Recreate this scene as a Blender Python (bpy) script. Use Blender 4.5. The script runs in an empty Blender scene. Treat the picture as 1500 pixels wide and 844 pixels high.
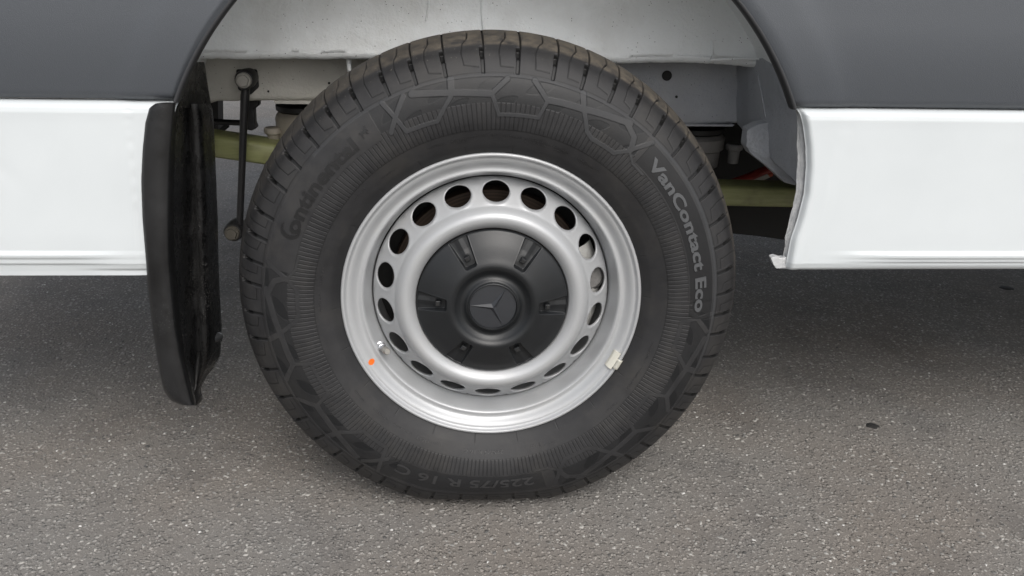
import bpy, bmesh, math, random
import numpy as np
from mathutils import Vector, Matrix, noise
R = math.radians
sc = bpy.context.scene
col = sc.collection
random.seed(4)
rng = np.random.default_rng(4)

# ------------------------------------------------------------ camera
CAM = np.array([-0.0561, -1.2056, 0.8304]); YAW, PITCH, ROLL, FPX = 0.0701, 0.35646, 0.02194, 1286.7
_f = np.array([math.sin(YAW)*math.cos(PITCH), math.cos(YAW)*math.cos(PITCH), -math.sin(PITCH)])
_r0 = np.array([math.cos(YAW), -math.sin(YAW), 0.0]); _u0 = np.cross(_r0, _f)
_r = _r0*math.cos(ROLL)+_u0*math.sin(ROLL); _u = -_r0*math.sin(ROLL)+_u0*math.cos(ROLL)
cd = bpy.data.cameras.new('camera'); cam = bpy.data.objects.new('camera', cd); col.objects.link(cam)
cam.matrix_world = Matrix(((_r[0], _u[0], -_f[0], CAM[0]), (_r[1], _u[1], -_f[1], CAM[1]), (_r[2], _u[2], -_f[2], CAM[2]), (0, 0, 0, 1)))
cd.sensor_width = 36; cd.lens = FPX/1500*36; cd.clip_start = .02; cd.clip_end = 500
sc.camera = cam

# ------------------------------------------------------------ light: bright overcast day
w = bpy.data.worlds.new('World'); sc.world = w; w.use_nodes = True
nt = w.node_tree; nt.nodes.clear()
sky = nt.nodes.new('ShaderNodeTexSky'); sky.sky_type = 'NISHITA'; sky.sun_disc = False
SUN_EL, SUN_AZ = R(45), R(166)
sky.sun_elevation = SUN_EL; sky.sun_rotation = SUN_AZ
sky.air_density = 1.0; sky.dust_density = 4.0; sky.ozone_density = 1.0
hs = nt.nodes.new('ShaderNodeHueSaturation'); hs.inputs['Saturation'].default_value = .36
bg = nt.nodes.new('ShaderNodeBackground'); bg.inputs[1].default_value = .15
wo = nt.nodes.new('ShaderNodeOutputWorld')
nt.links.new(sky.outputs[0], hs.inputs['Color']); nt.links.new(hs.outputs[0], bg.inputs[0]); nt.links.new(bg.outputs[0], wo.inputs[0])
sd = bpy.data.lights.new('sun', 'SUN'); sd.energy = 1.05; sd.angle = R(34); sd.color = (1, .97, .93)
sun = bpy.data.objects.new('sun', sd); col.objects.link(sun)
sdir = Vector((math.sin(SUN_AZ)*math.cos(SUN_EL), math.cos(SUN_AZ)*math.cos(SUN_EL), math.sin(SUN_EL)))
sun.rotation_euler = sdir.to_track_quat('Z', 'Y').to_euler()
sc.view_settings.view_transform = 'Standard'; sc.view_settings.look = 'None'
sc.view_settings.gamma = 1; sc.view_settings.exposure = 0.34

HZ = .36          # hub height over z = 0
GZ = -.001        # level of the asphalt
def at(u, v, Y):  # a point at the true depth Y, read off the photograph
    d = _f*FPX + _r*(u-750) - _u*(v-422)
    s = (Y-CAM[1])/d[1]
    return tuple(CAM + s*d)

# ------------------------------------------------------------ mesh helpers
def link(o, parent=None, label=None, kind=None):
    col.objects.link(o)
    if parent is not None: o.parent = parent
    if label: o['label'] = label
    if kind: o['kind'] = kind
    return o
def mk(name, verts, faces, m, parent=None, smooth=True, label=None, kind=None, bevel=0, seg=2, sub=0, sharp=None):
    me = bpy.data.meshes.new(name); me.from_pydata([tuple(map(float, v)) for v in verts], [], faces); me.validate(); me.update()
    bm = bmesh.new(); bm.from_mesh(me); bmesh.ops.recalc_face_normals(bm, faces=bm.faces)
    if sharp is not None:
        for e in bm.edges:
            if len(e.link_faces) == 2 and e.calc_face_angle(0) > R(sharp): e.smooth = False
    bm.to_mesh(me); bm.free()
    if smooth:
        me.polygons.foreach_set('use_smooth', [True]*len(me.polygons))
    if m: me.materials.append(m)
    o = link(bpy.data.objects.new(name, me), parent, label, kind)
    if bevel:
        b = o.modifiers.new('bevel', 'BEVEL'); b.width = bevel; b.segments = seg; b.limit_method = 'ANGLE'; b.angle_limit = R(30)
        b.harden_normals = True
    if sub:
        s = o.modifiers.new('sub', 'SUBSURF'); s.levels = sub; s.render_levels = sub
    return o
def grid(name, P, m, parent=None, closed_u=False, closed_v=False, attrs=None, **k):
    """P: array (nu, nv, 3)"""
    nu, nv = P.shape[:2]
    iu = np.arange(nu if closed_u else nu-1); iv = np.arange(nv if closed_v else nv-1)
    A, B = np.meshgrid(iu, iv, indexing='ij'); A2 = (A+1) % nu; B2 = (B+1) % nv
    F = np.stack([A*nv+B, A2*nv+B, A2*nv+B2, A*nv+B2], -1).reshape(-1, 4)
    me = bpy.data.meshes.new(name)
    me.vertices.add(nu*nv); me.vertices.foreach_set('co', P.reshape(-1).astype(np.float32))
    me.loops.add(F.size); me.loops.foreach_set('vertex_index', F.reshape(-1).astype(np.int32))
    me.polygons.add(len(F)); me.polygons.foreach_set('loop_start', (np.arange(len(F))*4).astype(np.int32))
    me.polygons.foreach_set('loop_total', np.full(len(F), 4, np.int32))
    me.polygons.foreach_set('use_smooth', np.ones(len(F), bool))
    me.update(calc_edges=True)
    if attrs:
        for n, a in attrs.items():
            at_ = me.attributes.new(n, 'FLOAT', 'POINT'); at_.data.foreach_set('value', a.reshape(-1).astype(np.float32))
    me.materials.append(m)
    return link(bpy.data.objects.new(name, me), parent, k.get('label'), k.get('kind'))
def prism(name, pts, d, m, parent=None, **k):
    """polygon pts (3D) extruded by vector d"""
    n = len(pts); d = np.array(d)
    V = [np.array(p) for p in pts] + [np.array(p)+d for p in pts]
    F = [list(range(n))[::-1], list(range(n, 2*n))] + [[i, (i+1) % n, n+(i+1) % n, n+i] for i in range(n)]
    return mk(name, V, F, m, parent, **k)
def box(name, c, s, m, parent=None, rot=None, **k):
    V = []
    for x in (-.5, .5):
        for y in (-.5, .5):
            for z in (-.5, .5):
                v = Vector((x*s[0], y*s[1], z*s[2]))
                if rot is not None: v = rot @ v
                V.append(v+Vector(c))
    F = [[0, 1, 3, 2], [4, 6, 7, 5], [0, 4, 5, 1], [2, 3, 7, 6], [0, 2, 6, 4], [1, 5, 7, 3]]
    return mk(name, V, F, m, parent, **k)
def tube(name, pts, rad, m, parent=None, n=12, cap=True, **k):
    pts = [Vector(p) for p in pts]; V = []; F = []
    rad = rad if isinstance(rad, (list, tuple)) else [rad]*len(pts)
    a = None
    for i, p in enumerate(pts):
        t = (pts[min(i+1, len(pts)-1)]-pts[max(i-1, 0)]).normalized()
        if a is None: a = t.orthogonal().normalized()
        a = (a - t*a.dot(t)).normalized(); b = t.cross(a)
        for j in range(n):
            q = 2*math.pi*j/n; V.append(p+(a*math.cos(q)+b*math.sin(q))*rad[i])
    for i in range(len(pts)-1):
        for j in range(n): F.append([i*n+j, i*n+(j+1) % n, (i+1)*n+(j+1) % n, (i+1)*n+j])
    if cap: F.append(list(range(n))[::-1]); F.append([(len(pts)-1)*n+j for j in range(n)])
    return mk(name, V, F, m, parent, sharp=50, **k)
def lathe(name, prof, axis, c, m, parent=None, n=48, sharp=40, **k):
    """prof [(r, h)] turned about axis 'Y' or 'Z' through c"""
    V = []; F = []
    for r, h in prof:
        for j in range(n):
            q = 2*math.pi*j/n; x, y = r*math.cos(q), r*math.sin(q)
            V.append((c[0]+x, c[1]+h, c[2]+y) if axis == 'Y' else (c[0]+x, c[1]+y, c[2]+h))
    for i in range(len(prof)-1):
        for j in range(n): F.append([i*n+j, i*n+(j+1) % n, (i+1)*n+(j+1) % n, (i+1)*n+j])
    return mk(name, V, F, m, parent, sharp=sharp, **k)

# ------------------------------------------------------------ materials
class M:
    def __init__(s, name):
        s.m = bpy.data.materials.new(name); s.m.use_nodes = True; s.t = s.m.node_tree
        s.b = s.t.nodes['Principled BSDF']; s.co = None
    def n(s, typ, **kw):
        x = s.t.nodes.new('ShaderNode'+typ)
        for k, v in kw.items():
            if k.startswith('i_'):
                x.inputs[k[2:].replace('_', ' ')].default_value = v
            else: setattr(x, k, v)
        return x
    def l(s, a, b): s.t.links.new(a, b)
    def coord(s, scale=(1, 1, 1)):
        tc = s.n('TexCoord'); mp = s.n('Mapping'); mp.inputs['Scale'].default_value = scale
        s.l(tc.outputs['Object'], mp.inputs[0]); return mp.outputs[0]
    def noise(s, scale, detail=4, rough=.5, co=None):
        x = s.n('TexNoise'); x.inputs['Scale'].default_value = scale; x.inputs['Detail'].default_value = detail; x.inputs['Roughness'].default_value = rough
        s.l(co or s.coord(), x.inputs['Vector']); return x.outputs[0]
    def voro(s, scale, out='Distance', feature='F1', co=None, rand=1):
        x = s.n('TexVoronoi'); x.feature = feature; x.inputs['Scale'].default_value = scale; x.inputs['Randomness'].default_value = rand
        s.l(co or s.coord(), x.inputs['Vector']); return x.outputs[out]
    def ramp(s, src, stops):
        x = s.n('ValToRGB'); e = x.color_ramp.elements
        while len(e) < len(stops): e.new(.5)
        for i, (p, c) in enumerate(stops):
            e[i].position = p; e[i].color = (c, c, c, 1) if not isinstance(c, tuple) else (*c, 1)
        s.l(src, x.inputs[0]); return x.outputs[0]
    def mix(s, fac, a, b, mode='MIX'):
        x = s.n('MixRGB'); x.blend_type = mode
        for i, v in ((0, fac), (1, a), (2, b)):
            if isinstance(v, (int, float)): x.inputs[i].default_value = v if i == 0 else (v, v, v, 1)
            elif isinstance(v, tuple): x.inputs[i].default_value = (*v, 1)
            else: s.l(v, x.inputs[i])
        return x.outputs[0]
    def math(s, op, a, b=0.0):
        x = s.n('Math'); x.operation = op
        for i, v in ((0, a), (1, b)):
            if isinstance(v, (int, float)): x.inputs[i].default_value = v
            else: s.l(v, x.inputs[i])
        return x.outputs[0]
    def attr(s, n): x = s.n('Attribute'); x.attribute_name = n; return x.outputs['Fac']
    def bump(s, h, dist, strength=1, prev=None):
        x = s.n('Bump'); x.inputs['Distance'].default_value = dist; x.inputs['Strength'].default_value = strength
        s.l(h, x.inputs['Height'])
        if prev is not None: s.l(prev, x.inputs['Normal'])
        s.l(x.outputs[0], s.b.inputs['Normal']); return x.outputs[0]
    def set(s, **kw):
        for k, v in kw.items():
            i = s.b.inputs[{'base': 'Base Color', 'rough': 'Roughness', 'metal': 'Metallic', 'spec': 'Specular IOR Level', 'coat': 'Coat Weight', 'coatr': 'Coat Roughness', 'trans': 'Transmission Weight'}[k]]
            if isinstance(v, (int, float)) : i.default_value = (v, v, v, 1) if k == 'base' else v
            elif isinstance(v, tuple): i.default_value = (*v, 1)
            else: s.l(v, i)
        return s.m

def m_asphalt():
    x = M('asphalt'); co = x.coord()
    wob = x.n('TexNoise', ); wob.inputs['Scale'].default_value = 160; x.l(co, wob.inputs['Vector'])
    va = x.n('VectorMath'); va.operation = 'MULTIPLY_ADD'; x.l(wob.outputs['Color'], va.inputs[0]); va.inputs[1].default_value = (.004, .004, .004); x.l(co, va.inputs[2])
    cw = va.outputs[0]
    v1 = x.n('TexVoronoi'); v1.inputs['Scale'].default_value = 135; x.l(cw, v1.inputs['Vector'])
    v2 = x.n('TexVoronoi'); v2.inputs['Scale'].default_value = 290; x.l(cw, v2.inputs['Vector'])
    c1 = x.n('SeparateColor'); x.l(v1.outputs['Color'], c1.inputs[0])
    c2 = x.n('SeparateColor'); x.l(v2.outputs['Color'], c2.inputs[0])
    stone1 = x.math('MULTIPLY', x.ramp(v1.outputs['Distance'], [(.28, 1), (.5, 0)]), x.ramp(c1.outputs[0], [(.38, 0), (.46, 1)]))
    stone2 = x.math('MULTIPLY', x.ramp(v2.outputs['Distance'], [(.3, 1), (.55, 0)]), x.ramp(c2.outputs[0], [(.45, 0), (.6, 1)]))
    col1 = x.mix(c1.outputs[1], (.15, .145, .135), (.42, .405, .38))
    col2 = x.mix(c2.outputs[1], (.12, .116, .11), (.40, .385, .36))
    fine = x.noise(900, 3, .7, co)
    base = x.mix(x.ramp(fine, [(.3, 0), (.7, 1)]), (.100, .095, .089), (.275, .262, .243))
    base = x.mix(x.math('MULTIPLY', stone2, .8), base, col2)
    base = x.mix(x.math('MULTIPLY', stone1, .85), base, col1)
    tint = x.noise(2.3, 4, .55, co)
    base = x.mix(x.ramp(tint, [(.38, 0), (.66, .42)]), base, x.mix(1, base, (.93, .81, .71), 'MULTIPLY'))
    pit = x.math('MULTIPLY', x.ramp(x.voro(230, co=cw), [(.10, 1), (.24, 0)]), x.ramp(x.noise(60, 3, .6, co), [(.5, 0), (.6, 1)]))
    base = x.mix(x.math('MULTIPLY', pit, .75), base, (.03, .028, .026))
    stain = x.noise(5.5, 3, .6, co)
    base = x.mix(x.ramp(stain, [(.32, .6), (.5, 0)]), base, x.mix(1, base, (.70, .70, .72), 'MULTIPLY'))
    p = x.bump(x.noise(500, 4, .7, co), .0007, .6)
    p = x.bump(stone1, .0018, 1, p); p = x.bump(pit, -.002, 1, p)
    p = x.bump(stone2, .0007, .8, p)
    return x.set(base=base, rough=x.ramp(stone1, [(0, .82), (1, .62)]), spec=.35)
def m_chip():
    x = M('stone_chip'); a = x.attr('tone'); co = x.coord()
    c = x.ramp(a, [(0, (.09, .087, .082)), (.3, (.22, .213, .20)), (.7, (.40, .388, .36)), (.95, (.48, .465, .43)), (1, (.74, .73, .70))])
    x.bump(x.noise(1200, 2, .5, co), .0004, .6)
    return x.set(base=x.mix(.35, c, x.mix(1, c, x.noise(700, 3, .6, co), 'MULTIPLY')), rough=.6)
def m_white():
    x = M('white_paint'); co = x.coord()
    n = x.noise(9, 3, .5, co); x.bump(x.noise(420, 2, .5, co), .00012, .35)
    c = x.mix(x.ramp(n, [(.3, 0), (.7, 1)]), (.61, .645, .66), (.58, .615, .63))
    return x.set(base=c, rough=.30, spec=.5, coat=.25, coatr=.12)
def m_film():
    x = M('sealer_white'); co = x.coord()
    n = x.noise(60, 5, .65, co); x.bump(x.noise(260, 5, .7, co), .0015, .8)
    return x.set(base=x.mix(x.ramp(n, [(.35, 0), (.7, 1)]), (.36, .37, .38), (.60, .61, .61)), rough=.5)
def m_grey_plastic():
    x = M('grey_cladding'); co = x.coord()
    n = x.noise(1500, 2, .6, co); n2 = x.noise(3, 2, .5, co)
    p = x.bump(x.voro(900, co=co), .00035, .55); x.bump(n, .0002, .5, p)
    c = x.mix(n, (.048, .054, .063), (.088, .096, .108))
    return x.set(base=c, rough=x.ramp(n2, [(.3, .40), (.7, .5)]), spec=.5)
def m_black_plastic(name='black_plastic', a=.012, b=.035, r=.38, drops=True, wet=0):
    x = M(name); co = x.coord()
    v = x.voro(95, co=co); big = x.noise(34 if wet else 14, 6, .7, co)
    c = x.mix(x.ramp(big, [(.35, 0), (.75, 1)]), (a, a, a*1.05), (b, b*1.02, b*1.08))
    if drops:
        d = x.math('MULTIPLY', x.ramp(v, [(.22, 1), (.34, 0)]), x.ramp(x.noise(22, 2, .5, co), [(.45, 0), (.6, 1)]))
        c = x.mix(x.math('MULTIPLY', d, .6), c, (a*.6, a*.6, a*.6))
        sp = x.math('MULTIPLY', x.ramp(x.voro(330, co=co), [(.16, 1), (.26, 0)]), x.ramp(x.noise(11, 3, .6, co), [(.46 if wet else .5, 0), (.56 if wet else .62, 1)]))
        c = x.mix(x.math('MULTIPLY', sp, .7 if wet else .4), c, (.22, .215, .21) if wet else (.1, .1, .1))
    x.bump(x.noise(220 if wet else 700, 4, .65, co), .0012 if wet else .0003, .6 if wet else .5)
    return x.set(base=c, rough=x.ramp(big, [(.35, r), (.65, r+(.4 if wet else .2))]), spec=.5)
def m_liner(name, a, b, warm=0.0, rough=.55):
    x = M(name); co = x.coord()
    sp = x.math('MULTIPLY', x.ramp(x.voro(150, co=co), [(.07, 1), (.13, 0)]), x.ramp(x.noise(40, 2, .5, co), [(.48, 0), (.56, 1)]))
    n = x.noise(6, 4, .6, co)
    c = x.mix(x.ramp(n, [(.3, 0), (.7, 1)]), a, b)
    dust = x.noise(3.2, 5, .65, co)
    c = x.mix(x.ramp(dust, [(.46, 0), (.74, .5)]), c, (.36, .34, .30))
    c = x.mix(sp, c, (.03, .028, .025))
    p = x.bump(x.noise(190, 5, .62, co), .0026, .7); x.bump(x.noise(520, 3, .6, co), .0005, .6, p)
    return x.set(base=c, rough=rough, spec=.4)
def m_tyre():
    x = M('tyre_rubber'); co = x.coord()
    tone = x.attr('tone'); dust = x.attr('dust'); gr = x.attr('groove')
    n = x.noise(30, 5, .65, co); nf = x.noise(500, 3, .7, co)
    c = x.mix(x.ramp(n, [(.3, 0), (.7, 1)]), (.016, .016, .0172), (.027, .027, .0283))
    c = x.mix(x.ramp(x.noise(11, 6, .68, co), [(.48, 0), (.72, .55)]), c, (.048, .045, .041))
    c = x.mix(tone, c, (.0085, .009, .010))
    pale = x.attr('pale'); c = x.mix(pale, c, (.044, .046, .049))
    dm = x.math('MULTIPLY', dust, x.ramp(x.noise(70, 5, .7, co), [(.34, .1), (.62, 1)]))
    c = x.mix(dm, c, (.105, .090, .070))
    grit = x.math('MULTIPLY', x.ramp(x.noise(260, 3, .6, co), [(.66, 0), (.72, 1)]), x.attr('grit'))
    c = x.mix(x.math('MULTIPLY', grit, .55), c, (.18, .165, .14))
    c = x.mix(gr, c, (.006, .006, .006))
    rg = x.mix(tone, x.ramp(n, [(.3, .50), (.7, .62)]), .48)
    rg = x.mix(dm, rg, .9)
    p = x.bump(x.noise(900, 3, .65, co), .00022, .7); x.bump(x.noise(90, 4, .6, co), .0003, .5, p)
    return x.set(base=c, rough=rg, spec=.34)
def m_letter(name, c, r):
    x = M(name); co = x.coord(); n = x.noise(60, 4, .6, co)
    x.bump(x.noise(900, 3, .6, co), .0002, .5)
    return x.set(base=x.mix(n, tuple(k*.8 for k in c), tuple(k*1.2 for k in c)), rough=r, spec=.45)
def m_silver():
    x = M('silver_wheel_paint'); co = x.coord()
    n = x.noise(2600, 2, .6, co); n2 = x.noise(14, 5, .6, co)
    c = x.mix(n, (.33, .34, .35), (.47, .48, .49))
    c = x.mix(x.ramp(n2, [(.5, 0), (.8, .25)]), c, (.40, .39, .37))
    x.bump(n, .00006, .5)
    return x.set(base=c, rough=x.ramp(n2, [(.3, .36), (.7, .45)]), metal=.28, spec=.5)
def m_cap():
    x = M('hub_cap_plastic'); co = x.coord()
    p = x.bump(x.voro(1300, co=co), .00012, .5)
    n2 = x.noise(20, 4, .6, co)
    c = x.mix(x.ramp(n2, [(.3, 0), (.7, 1)]), (.010, .0112, .0125), (.015, .0163, .018))
    return x.set(base=c, rough=.38, spec=.42)
def m_simple(name, c, r=.5, metal=0, bump=0, var=.15, scale=60):
    x = M(name); co = x.coord(); n = x.noise(scale, 4, .6, co)
    if bump: x.bump(x.noise(scale*6, 4, .6, co), bump, .7)
    return x.set(base=x.mix(n, tuple(max(0, k*(1-var)) for k in c), tuple(k*(1+var) for k in c)), rough=r, metal=metal)
def m_spring():
    x = M('green_composite'); co = x.coord((3, 30, 30)); n = x.noise(6, 4, .6, co); n2 = x.noise(40, 3)
    c = x.mix(x.ramp(n, [(.3, 0), (.7, 1)]), (.20, .215, .085), (.28, .29, .14))
    c = x.mix(x.ramp(n2, [(.5, 0), (.8, .5)]), c, (.10, .08, .045))
    return x.set(base=c, rough=.38, spec=.5)
def m_disc():
    x = M('brake_disc_steel'); tc = x.n('TexCoord'); mp = x.n('Mapping'); x.l(tc.outputs['Object'], mp.inputs[0])
    mp.inputs['Location'].default_value = (0, 0, -HZ)
    s = x.n('SeparateXYZ'); x.l(mp.outputs[0], s.inputs[0])
    rr = x.math('SQRT', x.math('ADD', x.math('POWER', s.outputs[0], 2), x.math('POWER', s.outputs[2], 2)))
    cx = x.n('CombineXYZ'); x.l(x.math('MULTIPLY', rr, 400), cx.inputs[0])
    n = x.noise(1, 3, .7, cx.outputs[0])
    return x.set(base=x.ramp(n, [(.3, (.012, .009, .007)), (.7, (.08, .055, .04))]), rough=.45, metal=.5)

MT = dict(asphalt=m_asphalt(), chip=m_chip(), white=m_white(), film=m_film(), grey=m_grey_plastic(), black=m_black_plastic('black_plastic', .005, .016, .34),
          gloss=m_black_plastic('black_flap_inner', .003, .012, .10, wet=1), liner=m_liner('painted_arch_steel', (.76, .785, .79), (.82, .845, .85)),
          rail=m_liner('chassis_rail_beige', (.40, .39, .35), (.50, .49, .45)), bluewall=m_liner('grey_arch_steel', (.30, .315, .34), (.40, .415, .44)),  # warmer tint for the rear rail length, bluer for the front
          tyre=m_tyre(), pale_letter=m_letter('pale_rubber_letter', (.068, .071, .075), .5), dark_letter=m_letter('dark_rubber_letter', (.008, .008, .0085), .40),
          mid_letter=m_letter('rubber_letter', (.030, .030, .031), .5),
          silver=m_silver(), cap=m_cap(), emblem=m_simple('emblem_plastic', (.028, .030, .034), .33), orange=m_simple('orange_paint', (.72, .13, .004), .5, var=.05),
          weight=m_simple('cream_weight', (.52, .51, .45), .45, var=.06), steel=m_simple('zinc_bolt', (.30, .29, .265), .45, .4, .0008), valve=m_simple('valve_steel', (.55, .56, .58), .22, .8),
          spring=m_spring(), cast=m_simple('cast_alloy', (.33, .30, .25), .6, .15, .001), castgrey=m_simple('cast_alloy_grey', (.20, .195, .19), .6, .2, .001),
          under=m_simple('underbody_black', (.012, .012, .012), .8), rod=m_simple('rod_black', (.012, .012, .013), .45, 0, .0004),
          red=m_simple('red_hose', (.22, .02, .012), .5), disc=m_disc(), paper=m_simple('paper_label', (.35, .33, .30), .6),
          blackgloss=m_simple('rubber_black', (.012, .012, .012), .5))

# ------------------------------------------------------------ asphalt ground
xs = np.concatenate([[-200, -60, -20, -8, -4], np.linspace(-2, 2, 41), [4, 8, 20, 60, 200]])
ys = np.concatenate([[-200, -60, -20, -8, -4], np.linspace(-2, 4, 61), [8, 20, 60, 200]])
P = np.zeros((len(xs), len(ys), 3)); P[..., 0] = xs[:, None]; P[..., 1] = ys[None, :]; P[..., 2] = GZ
asphalt = grid('asphalt', P, MT['asphalt'], kind='structure')
def chips(n):
    X = rng.uniform(-1.15, 1.35, n); Yv = -.85+rng.random(n)**1.15*2.5
    s = .0011+.0034*rng.random(n)**2.4; s[rng.random(n) < .006] *= 1.3
    tone = rng.random(n)**1.1*.93; wh = rng.random(n) < .012; tone[wh] = 1; s[wh] = rng.uniform(.0016, .0034, wh.sum())
    k = 5; ang = rng.random(n)*6.28; el = rng.uniform(1, 2.0, n)
    V = np.zeros((n, 2*k, 3)); dirs = rng.random(n)*3.14
    for j in range(k):
        q = ang+j*2*np.pi/k+rng.uniform(-.45, .45, n); rr = s*rng.uniform(.6, 1.25, n)
        px, py = rr*np.cos(q)*el/1.3, rr*np.sin(q)/1.1
        c, d = np.cos(dirs), np.sin(dirs)
        V[:, j, 0] = X+px*c-py*d; V[:, j, 1] = Yv+px*d+py*c; V[:, j, 2] = GZ-.0005
        V[:, k+j, 0] = X+.7*(px*c-py*d); V[:, k+j, 1] = Yv+.7*(px*d+py*c); V[:, k+j, 2] = GZ+.0002+s*rng.uniform(.10, .30, n)
    base = np.arange(n)*2*k
    loops = []; tot = []
    top = (base[:, None]+k+np.arange(k)[None, :])
    sides = np.stack([np.stack([base+j, base+(j+1) % k, base+k+(j+1) % k, base+k+j], -1) for j in range(k)], 1).reshape(-1, 4)
    L = np.concatenate([top.reshape(-1), sides.reshape(-1)]); T = np.concatenate([np.full(n, k), np.full(len(sides), 4)])
    me = bpy.data.meshes.new('stone_chips'); me.vertices.add(n*2*k); me.vertices.foreach_set('co', V.reshape(-1).astype(np.float32))
    me.loops.add(len(L)); me.loops.foreach_set('vertex_index', L.astype(np.int32))
    me.polygons.add(len(T)); me.polygons.foreach_set('loop_start', np.concatenate([[0], np.cumsum(T)[:-1]]).astype(np.int32)); me.polygons.foreach_set('loop_total', T.astype(np.int32))
    me.update(calc_edges=True)
    a = me.attributes.new('tone', 'FLOAT', 'POINT'); a.data.foreach_set('value', np.repeat(tone, 2*k).astype(np.float32))
    me.materials.append(MT['chip'])
    return link(bpy.data.objects.new('stone_chips', me), asphalt, kind='stuff')
chips(34000)

# ------------------------------------------------------------ the van
van = bpy.data.objects.new('van', None); col.objects.link(van)
van['label'] = 'white van with dark grey cladding, steel rear wheel and black mud flap'
van['category'] = 'van'

# ---- tyre
PR = np.array([(.2105, .012), (.2165, .006), (.222, -.002), (.232, -.010), (.246, -.0175), (.262, -.0235), (.280, -.026), (.300, -.0255), (.318, -.0215),
               (.330, -.016), (.345, -.007), (.356, .003), (.365, .015), (.3715, .032), (.376, .056), (.378, .0825)])
def catmull(P, n=24):
    out = []
    Q = np.vstack([2*P[0]-P[1], P, 2*P[-1]-P[-2]])
    for i in range(1, len(Q)-2):
        for t in np.linspace(0, 1, n, endpoint=False):
            a, b, c, d = Q[i-1], Q[i], Q[i+1], Q[i+2]
            out.append(.5*((2*b)+(-a+c)*t+(2*a-5*b+4*c-d)*t*t+(-a+3*b-3*c+d)*t**3))
    out.append(P[-1]); return np.array(out)
PS = catmull(PR)
SS = np.concatenate([[0], np.cumsum(np.linalg.norm(np.diff(PS, axis=0), axis=1))])
def s_of_r(r): return np.interp(r, PS[:, 0], SS)
def prof(s): return np.interp(s, SS, PS[:, 0]), np.interp(s, SS, PS[:, 1])
S330 = float(s_of_r(.330)); SEND = SS[-1]
def load(P):
    """squeeze the foot of the tyre against the ground; the sidewall bulges a little there"""
    X, Z = P[..., 0], P[..., 2]-HZ
    r = np.hypot(X, Z); sn = np.maximum(-Z/np.maximum(r, 1e-6), .3)
    g = (HZ-GZ)/sn; k = .0030; rt = .3782
    lim = rt-k*np.log1p(np.exp(np.clip((rt-g)/k, -60, 60)))   # smooth minimum of g and rt
    q = (lim-.245)/(rt-.245); r2 = np.where(r > .245, .245+(r-.245)*q, r)
    f = r2/np.maximum(r, 1e-6); P = P.copy()
    b = .04*(1-q)*np.sin(np.pi*np.clip((r-.235)/.15, 0, 1))*np.clip((.10-P[..., 1])/.06, 0, 1)
    P[..., 0] = X*f; P[..., 2] = np.maximum(HZ+Z*f, GZ-.0003); P[..., 1] = P[..., 1]-b
    return P
NT = 3600
s0, sA, sB, sC = 0, float(s_of_r(.2545)), S330, float(s_of_r(.3725))
rows = np.concatenate([np.linspace(s0, sA, 18, endpoint=False), np.linspace(sA, sB, 118, endpoint=False), np.linspace(sB, sC, 84, endpoint=False), np.linspace(sC, SEND, 10)])
r_, y_ = prof(rows)
dr, dy = np.gradient(r_, rows), np.gradient(y_, rows); ln = np.hypot(dr, dy)
nr, ny = -dy/ln*-1, dr/ln*-1          # outward normal: (dy, -dr)
nr, ny = dy/ln, -dr/ln
TH = np.arange(NT)*360/NT             # degrees, 0 = towards +X, counter-clockwise
H = np.zeros((NT, len(rows))); TONE = np.zeros_like(H); DUST = np.zeros_like(H); GRV = np.zeros_like(H); PALE = np.zeros_like(H); GRIT = np.zeros_like(H)
RM = r_[None, :]*1000; THg = TH[:, None]
def sm(x): x = np.clip(x, 0, 1); return x*x*(3-2*x)
def adiff(a, c): return (a-c+180) % 360-180
CENT = (85.5, 85.5-120, 85.5+120)
rel = np.min(np.abs(np.stack([adiff(THg[:, 0], c) for c in CENT])), 0)[:, None]
in_pat = rel < 36.5
fld2 = (np.abs(adiff(THg, 22)) < 26)          # dark field behind the pale lettering
fld3 = (np.abs(adiff(THg, -98)) < 24)
fld1 = (np.abs(adiff(THg, 142)) < 22)
# ribbed ring
r_in = 256.5; r_out = np.where(in_pat, 293.0, 285.5)
rib = (RM > r_in) & (RM < r_out)
H += .00035*sm((RM-r_in)/.8)*(RM < 330)
fr = (THg/(360/274)) % 1
line = np.exp(-((fr-.5)/.075)**2)
H -= np.where(rib, .00075*line, 0); GRV += np.where(rib, .8*line, 0)
TONE += np.where(rib & (RM < 266), .22, 0)
GRV += .9*np.exp(-((RM-256.3)/.45)**2)
GRV += np.where(~in_pat, .5*np.exp(-((RM-286)/.5)**2), 0)
# bead rings and joints
for rr, hh in ((234.3, .0004), (247.5, .00015)):
    H += hh*np.exp(-((RM-rr)/.6)**2)
GRV += .55*np.exp(-((RM-233.4)/.45)**2)
for k in range(22):
    a = 83.8+k*360/22
    q = np.exp(-(adiff(THg, a)/.13)**2)*(RM < 234)
    H -= .0004*q; GRV += .6*q
TONE += .25*sm((236-RM)/6)
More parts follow.
